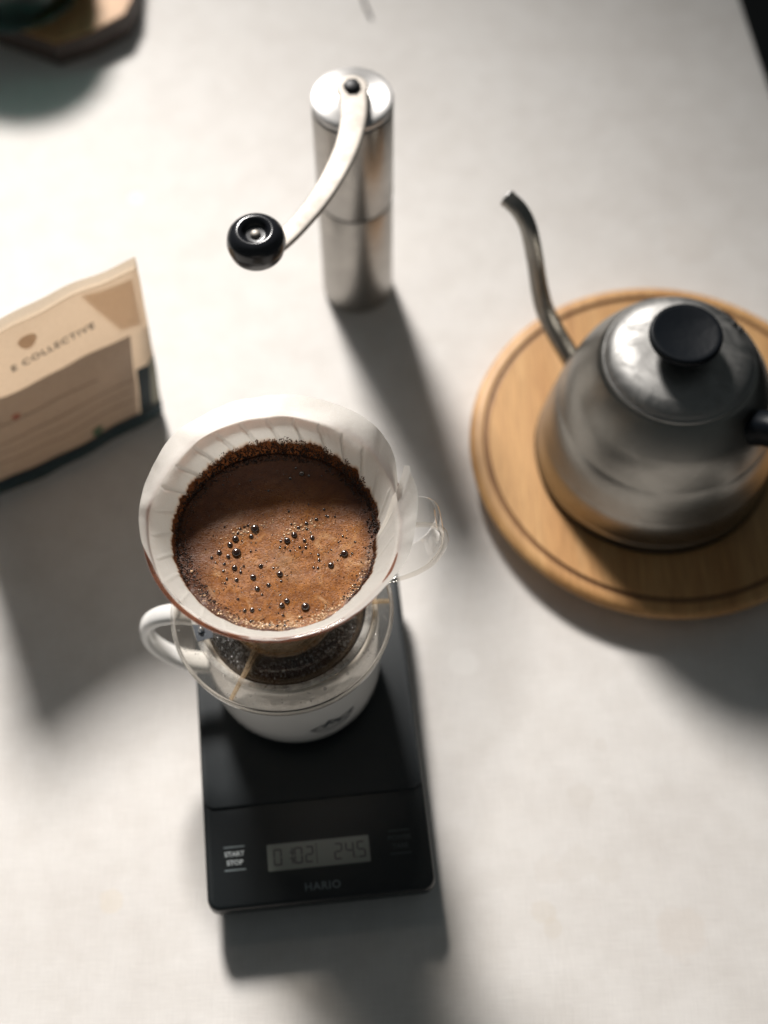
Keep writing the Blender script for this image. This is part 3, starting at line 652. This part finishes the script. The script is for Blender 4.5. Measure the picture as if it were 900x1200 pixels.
# ------------------------------------------------------------------ hand grinder
gr = thing('hand_grinder', 'slim steel hand coffee grinder with curved crank arm standing behind the filter', 'grinder', (-0.0046, 0.6192, 0))
lathe('lower_body', [(0, .001), (.0215, .001), (.0228, .002), (.0232, .004), (.0232, .0915), (.0229, .0922), (0, .0922)], M['steel'], gr, 96)
lathe('seam', [(.0226, .0920), (.0226, .0940)], M['gap'], gr, 96)
lathe('upper_body', [(0, .0938), (.0231, .0938), (.0235, .0945), (.0236, .1685), (.0232, .1692), (0, .1692)], M['steel'], gr, 96)
lathe('lid_gasket', [(.0226, .1690), (.0226, .1712)], M['gap'], gr, 96)
lathe('lid', [(.0228, .1708), (.0236, .1712), (.0237, .1740), (.0230, .1752), (.0200, .1758), (.0080, .1772), (0, .1774)], M['steeltop'], gr, 128)
lathe('arm_eye', [(.0040, .1800), (.0085, .1800), (.0093, .1806), (.0093, .1824), (.0086, .1830), (.0040, .1831)], M['arm'], gr, 64, fil=.0004)
lathe('boss', [(.0062, .1760), (.0062, .1792), (.0058, .1796), (0, .1796)], M['gap'], gr, 32)
g0 = Vector((-0.0046, 0.6192, 0))
ap = catmull([Vector(p) - g0 for p in [(-.0046, .6230, .1816), (-.0042, .6192, .1816), (-.0036, .6060, .1818), (-.0042, .5940, .1822), (-.0075, .5760, .1830), (-.0150, .5545, .1838), (-.0255, .5330, .1846), (-.0380, .5145, .1852), (-.0490, .5020, .1856)]], 8)
sweep('crank_arm', ap, lambda t: (.0088 * (1 - .40 * min(1, t * 1.25)) * (min(1, (t / .035)) ** .5 if t < .035 else 1) * (min(1, ((1 - t) / .03)) ** .5 if t > .97 else 1) + .0002, .0015), M['arm'], gr, 20, power=5,
      side=(1, 0.0, 0))
lathe('crank_nut', [(.0050, .1822), (.0050, .1850), (.0044, .1856), (0, .1856)], simple('dark_nut', (0.012, 0.013, 0.015), 0.5), gr, 6)
kb = lathe('knob', [(0, -.0165), (.0055, -.0165), (.0062, -.0140), (.0050, -.0120), (.0105, -.0105), (.0140, -.0065), (.01545, 0), (.0146, .0052), (.0118, .0088), (.0088, .0098), (.0072, .0088), (.0058, .0062), (.0050, .0058), (0, .0058)], M['knobblack'], gr, 64,
           (-.0510, .4970 - .6192 + .0, .2000), fil=.0015)
kb.location = (-.0553 + .0046, .4962 - .6192, .2000)
lathe('rivet', [(0, .0078), (.0016, .0076), (.0026, .0066), (.0028, .0056)], M['arm'], kb, 24)

# ------------------------------------------------------------------ round board
BD = (0.1811, 0.4801, 0)
bd = thing('round_board', 'round beech serving board with a carved ring groove under the steel kettle', 'board', BD)
rb = .1187
lathe('board_body', [(0, .0005), (rb - .016, .0005), (rb - .010, .0025), (rb - .0035, .009), (rb, .0155), (rb - .0004, .0175), (rb - .0028, .0195), (rb - .0050, .0200), (rb - .0082, .0200)], M['wood'], bd, 192)
lathe('ring_groove', [(rb - .0082, .0200), (rb - .0088, .0188), (rb - .0100, .0183), (rb - .0112, .0188), (rb - .0118, .0200)], M['groove'], bd, 192)
lathe('board_centre', [(rb - .0118, .0200), (rb - .05, .0200), (0, .0200)], M['wood'], bd, 192)

# ------------------------------------------------------------------ kettle
KT = (0.1732, 0.4726, 0.0203)
kt = thing('pour_over_kettle', 'brushed steel gooseneck kettle with black lid knob standing on the round board', 'kettle', KT)
kp = [(0, 0), (.066, 0), (.0700, .0012), (.0712, .0040), (.0712, .0075), (.0707, .0088), (.0702, .0105), (.0696, .018), (.0686, .0250), (.0678, .0280), (.0672, .0300), (.0655, .041), (.0636, .0500), (.0626, .0530), (.0616, .0555),
      (.0590, .067), (.0558, .0765), (.0543, .0795), (.0530, .0820), (.0485, .0905), (.0446, .0962), (.0432, .0974), (.0427, .0978)]
lathe('kettle_body', kp, M['kettle'], kt, 160, fil=.0008)
lathe('base_seam_shadow', [(.0690, .0002), (.0714, .0014), (.0718, .0034), (.0716, .0046)], M['gap'], kt, 160)  # ring line thickened, contact shadow painted in as a dark band
lathe('lid', [(.0418, .0955), (.0427, .0980), (.0426, .0994), (.0418, .0999), (.0412, .1002), (.0408, .1012), (.0380, .1040), (.0325, .1062), (.0200, .1082), (.0080, .1088), (0, .1088)], M['kettlelid'], kt, 160)
kn = lathe('lid_knob', [(.0075, .1085), (.0068, .1110), (.0075, .1140), (.0150, .1165), (.0193, .1185), (.0201, .1205), (.0199, .1228), (.0190, .1240), (.0170, .1240), (.0100, .1228), (0, .1224)], M['kettleblack'], kt, 96, fil=.0008)
for q in ((.0300, .0035), (.0330, -.0005)):
    a_ = lathe('steam_hole', [(0, .0), (.0014, .0), (.0016, -.0006)], M['gap'], kt, 20, (q[0] + .002, q[1] + .015, .1062))
sa = math.radians(134.5)
def kp3(r, z, az=sa): return Vector((r * math.cos(az), r * math.sin(az), z - .0203))
spath = catmull([kp3(.055, .0440), kp3(.0640, .0475), kp3(.0725, .0540), kp3(.0850, .0660), kp3(.0935, .0775), kp3(.0985, .0900), kp3(.1020, .1020), kp3(.1062, .1175), kp3(.1128, .1365), kp3(.1205, .1455), kp3(.1300, .1480)], 8)
sweep('spout', spath, lambda t: (.0068 - .0018 * min(1, t * 1.6), .0068 - .0018 * min(1, t * 1.6)), M['kettle'], kt, 24, side=(-math.sin(sa), math.cos(sa), 0), cap=False)
tip = spath[-1]; d = (spath[-1] - spath[-3]).normalized()
lp = [tip - d * .0006, tip, tip + d * .0006]
sweep('spout_mouth', [tip - d * .004, tip - d * .0036], lambda t: (.0046, .0046), M['gap'], kt, 24, side=(-math.sin(sa), math.cos(sa), 0))
V, Fc = [], []
s1 = Vector((-math.sin(sa), math.cos(sa), 0)); s2 = d.cross(s1)
for i in range(32):
    a = 2 * PI * i / 32
    for j in range(8):
        b = 2 * PI * j / 8; rr = .0048 + .0006 * math.cos(b); V.append(tip + s1 * rr * math.cos(a) + s2 * rr * math.sin(a) + d * .0006 * math.sin(b))
for i in range(32):
    for j in range(8): Fc.append((i * 8 + j, ((i + 1) % 32) * 8 + j, ((i + 1) % 32) * 8 + (j + 1) % 8, i * 8 + (j + 1) % 8))
mesh_obj('spout_lip', V, Fc, M['steeltop'], kt)
hz = math.radians(-40)
hpath = catmull([kp3(.0405, .0850, hz), kp3(.0480, .0945, hz), kp3(.0540, .1010, hz), kp3(.0640, .1080, hz), kp3(.0800, .1120, hz), kp3(.0980, .1090, hz), kp3(.1100, .0960, hz), kp3(.1130, .0780, hz), kp3(.1080, .0620, hz), kp3(.0960, .0500, hz)], 8)
hd = sweep('handle', hpath, lambda t: (.0108 - .0022 * abs(math.sin(t * PI * 1.2)), .0082 + .0018 * math.sin(t * PI)), M['kettleblack'], kt, 28, side=(-math.sin(hz), math.cos(hz), 0), power=2.6)
sweep('handle_bracket', catmull([kp3(.0420, .0780, hz), kp3(.0500, .0800, hz), kp3(.0540, .0880, hz), kp3(.0530, .0970, hz)], 6), lambda t: (.0105, .0018), M['kettlelid'], kt, 16, side=(-math.sin(hz), math.cos(hz), 0), power=4)
for zz in (.0905, .0835):
    p = kp3(.0560, zz, hz); o = lumps('rivet', [(p.x - .006, p.y - .006, p.z, .0022)], M['kettlelid'], kt, True)

# ------------------------------------------------------------------ coffee bag
BG = Vector((-0.1316, 0.5233, 0))
ba = math.radians(-149.887)
bu = Vector((math.cos(ba), math.sin(ba), 0)); bn = Vector((-bu.y, bu.x, 0)) * 1.0    # bn points away from or to the camera
if bn.y > 0: bn = -bn
bag = thing('coffee_bag', 'upright kraft paper coffee bag with brown label and dark woven base seam', 'bag', BG)
# local frame: u along the bag (to the left), v up, n towards the camera
def bp3(u, v, n=0): return bu * u + bn * n + Vector((0, 0, v))
TR = Vector((-.1267, .5275, 0)) - BG; u_tr = TR.dot(bu); n_tr = TR.dot(bn)
HB = .152; WB = .126
def front(u, v):   # u 0..1 from the right edge, v height
    k = v / HB
    ur = u_tr * k ** .8 * 1.0; n0 = n_tr * k ** 1.1
    uu = ur + u * WB
    wv = .0012 * math.sin(u * 9 + 1.2) * k + .0035 * math.sin(PI * min(1, u)) * (1 - k) + .0018 * noise.noise(Vector((u * 5, v * 30, 0)))
    top = HB + .0007 * math.sin(u * 9) + .0004 * math.sin(u * 23) + .001 * u
    return bp3(uu, v * top / HB, n0 + wv)
def sheet(name, fn, nu, nv, mat, parent, flip=False):
    V = [fn(i / nu, j / nv) for j in range(nv + 1) for i in range(nu + 1)]
    Fc = [(j * (nu + 1) + i, j * (nu + 1) + i + 1, (j + 1) * (nu + 1) + i + 1, (j + 1) * (nu + 1) + i) for j in range(nv) for i in range(nu)]
    return mesh_obj(name, V, Fc, mat, parent)
sheet('front_panel', lambda a, b: front(a, b * HB * .93), 60, 50, M['kraft'], bag)
def back(u, v):
    k = v / HB; p = front(u, v); d = .026 * (1 - k) ** .8 + .0006
    return p - bn * d 
sheet('back_panel', lambda a, b: back(a, b * HB * .955), 40, 40, M['kraft'], bag)
def guss(s, b):
    v = b * HB * .985; A_ = front(0, v); B_ = back(0, v); m = (A_ + B_) / 2 + bu * .007 * (1 - b) ** .7
    return A_.lerp(m, s * 2) if s < .5 else m.lerp(B_, s * 2 - 1)
sheet('side_gusset', lambda a, b: guss(a * .5, b * .60), 6, 30, M['bagband'], bag)
sheet('side_gusset', lambda a, b: guss(.5 + a * .5, b * .60), 6, 30, M['baggusset'], bag)
sheet('side_gusset', lambda a, b: guss(a, .60 + b * .40), 8, 20, M['kraft'], bag)
sheet('bottom_panel', lambda a, b: front(a, 0).lerp(back(a, 0), b) + Vector((0, 0, .0006)), 20, 4, M['bagband'], bag)
# folded top hem, and a sheet added behind the front to dim a patch
HEM = mat_kraft('kraft_hem', (0.52, 0.42, 0.32), (0.62, 0.52, 0.41), (0.62, 0.52, 0.40), 0.55)
sheet('top_hem', lambda a, b: front(a, HB * (.93 + .07 * b)) + bn * .0004, 60, 6, HEM, bag)
zp = sheet('dimming_sheet', lambda a, b: front(.036 + (.24 - .14 * (1 - b)) * a, HB * ((.62 + .02 * a) + (.27) * b)) - bn * .0009, 20, 12, mat_kraft('dimming_sheet_kraft', (0.66, 0.54, 0.42), (0.76, 0.64, 0.51), (0.9, 0.76, 0.62), 0.66), bag)
def lab(a, b):
    u = .134 - .035 * b + a * .86; return front(u, .0125 + b * (.078 + .0)) + bn * .0006
sheet('label', lab, 50, 30, M['label'], bag)
sheet('edge_film', lambda a, b: front(.002 + .060 * a, .008 + b * (.055 - .01 * a)) + bn * .0005, 6, 20, M['baggusset'], bag)
sheet('edge_fold', lambda a, b: front(.058 + .068 * a - .024 * b, .008 + b * .048) + bn * (.0007 - .0003 * a), 6, 20, M['bagband'], bag)
# base band with rows of stitches
sheet('base_band', lambda a, b: front(a, .0002 + .0140 * b) + bn * .0011, 50, 3, M['bagband'], bag)
V, Fc = [], []
for i in range(64):
    for rw in range(2):
        c0 = front((i + .5) / 64, .0035 + rw * .0045) + bn * .0015; b = len(V)
        for dx, dz in ((-.0006, -.0015), (.0006, -.0015), (.0006, .0015), (-.0006, .0015)): V.append(c0 + bu * dx + Vector((0, 0, dz)))
        V.append(c0 + bn * .0005); Fc.extend([(b, b + 1, b + 4), (b + 1, b + 2, b + 4), (b + 2, b + 3, b + 4), (b + 3, b, b + 4)])
o = mesh_obj('stitching', V, Fc, M['stitch'], bag, False); o['kind'] = 'stuff'
# print on the bag, reading left to right for the camera
lx = -bu
def ptxt(s, size, mat, u, v, off, **k):
    c = front(u, v) + bn * off
    t = front(u - .12, v) - front(u + .12, v); return text('lettering', s, size, M[mat], bag, c, t, (0, 0, 1), **k)
ptxt('E COLLECTIVE', .0072, 'bagprint', .462, .1120, .0016, bold=.00012, spacing=1.18)
def blob(name, u, v, r, mat, off=.0012):
    V = [front(u, v) + bn * off]; n = 20
    for i in range(n):
        a = 2 * PI * i / n; rr = r * (1 + .08 * math.sin(3 * a)); V.append(front(u + rr * math.cos(a) / WB, v + rr * math.sin(a)) + bn * off)
    return mesh_obj(name, V, [(0, i + 1, (i + 1) % n + 1) for i in range(n)], M[mat], bag)
blob('emblem', .565, .1270, .0056, 'bagbrown')
for k, (v, u0, u1, mt, t) in enumerate([(.0655, .30, .95, 'bagprint', .0007), (.049, .12, .98, 'bagprint', .0006), (.040, .15, .98, 'bagprint', .0005), (.030, .14, .98, 'bagprint', .0007)]):
    sheet('print_rule', lambda a, b, v=v, u0=u0, u1=u1, t=t: front(u0 + (u1 - u0) * a, v + t * b) + bn * .0010, 30, 1, M[mt], bag)
blob('red_mark', .72, .0690, .0026, 'bagred', .0013)
blob('green_mark', .36, .0185, .0040, 'baggreen', .0013)

# ------------------------------------------------------------------ far left: board with a jar
wb = slab('serving_board', [(-.165, 1.0), (-.1640, .876), (-.1700, .855), (-.1950, .837), (-.2200, .8265), (-.2420, .8375), (-.2800, .856), (-.36, .875), (-.40, .94), (-.38, 1.05), (-.25, 1.08)], 0.0005, .0200, simple('wood_edge_shade', (0.055, 0.040, 0.034), 0.5, 300, 0.0006), bev=.002, smooth=True)  # shade on the board's side is painted in as a dark colour
tag(wb, 'angular wooden board with edge shade painted dark in the far left corner under the green glass jar', 'board')
PB = [(-.167, .99), (-.1660, .877), (-.1720, .857), (-.1960, .8395), (-.2200, .829), (-.2410, .8400), (-.2800, .8585), (-.358, .878), (-.396, .94), (-.378, 1.046), (-.25, 1.076)]
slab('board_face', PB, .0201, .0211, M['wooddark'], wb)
jr = thing('glass_jar', 'dark green glass jar standing on the angular board in the far left corner', 'jar', (-.258, .893, .0213))
lathe('jar_body', [(0, 0), (.050, 0), (.0565, .003), (.059, .010), (.0595, .042), (.0585, .048), (.0560, .0485), (.0555, .044), (.0555, .012), (.052, .006), (0, .005)], M['bottle'], jr, 96, fil=.0015)
lathe('jar_contents', [(0, .0055), (.0515, .0065), (.0548, .013), (.0548, .034), (0, .036)], simple('dark_contents', (0.012, 0.018, 0.014), 0.4), jr, 64)
# thin cord at the far edge
cp = catmull([(.006, .980, .045), (.001, .930, .016), (.0015, .900, .006), (.005, .882, .0030), (.0095, .868, .0012)], 10)
tag(sweep('cord', cp, lambda t: (.0011, .0011), M['cord'], None, 10), 'thin grey cord end lying on the table behind the grinder', 'cord')
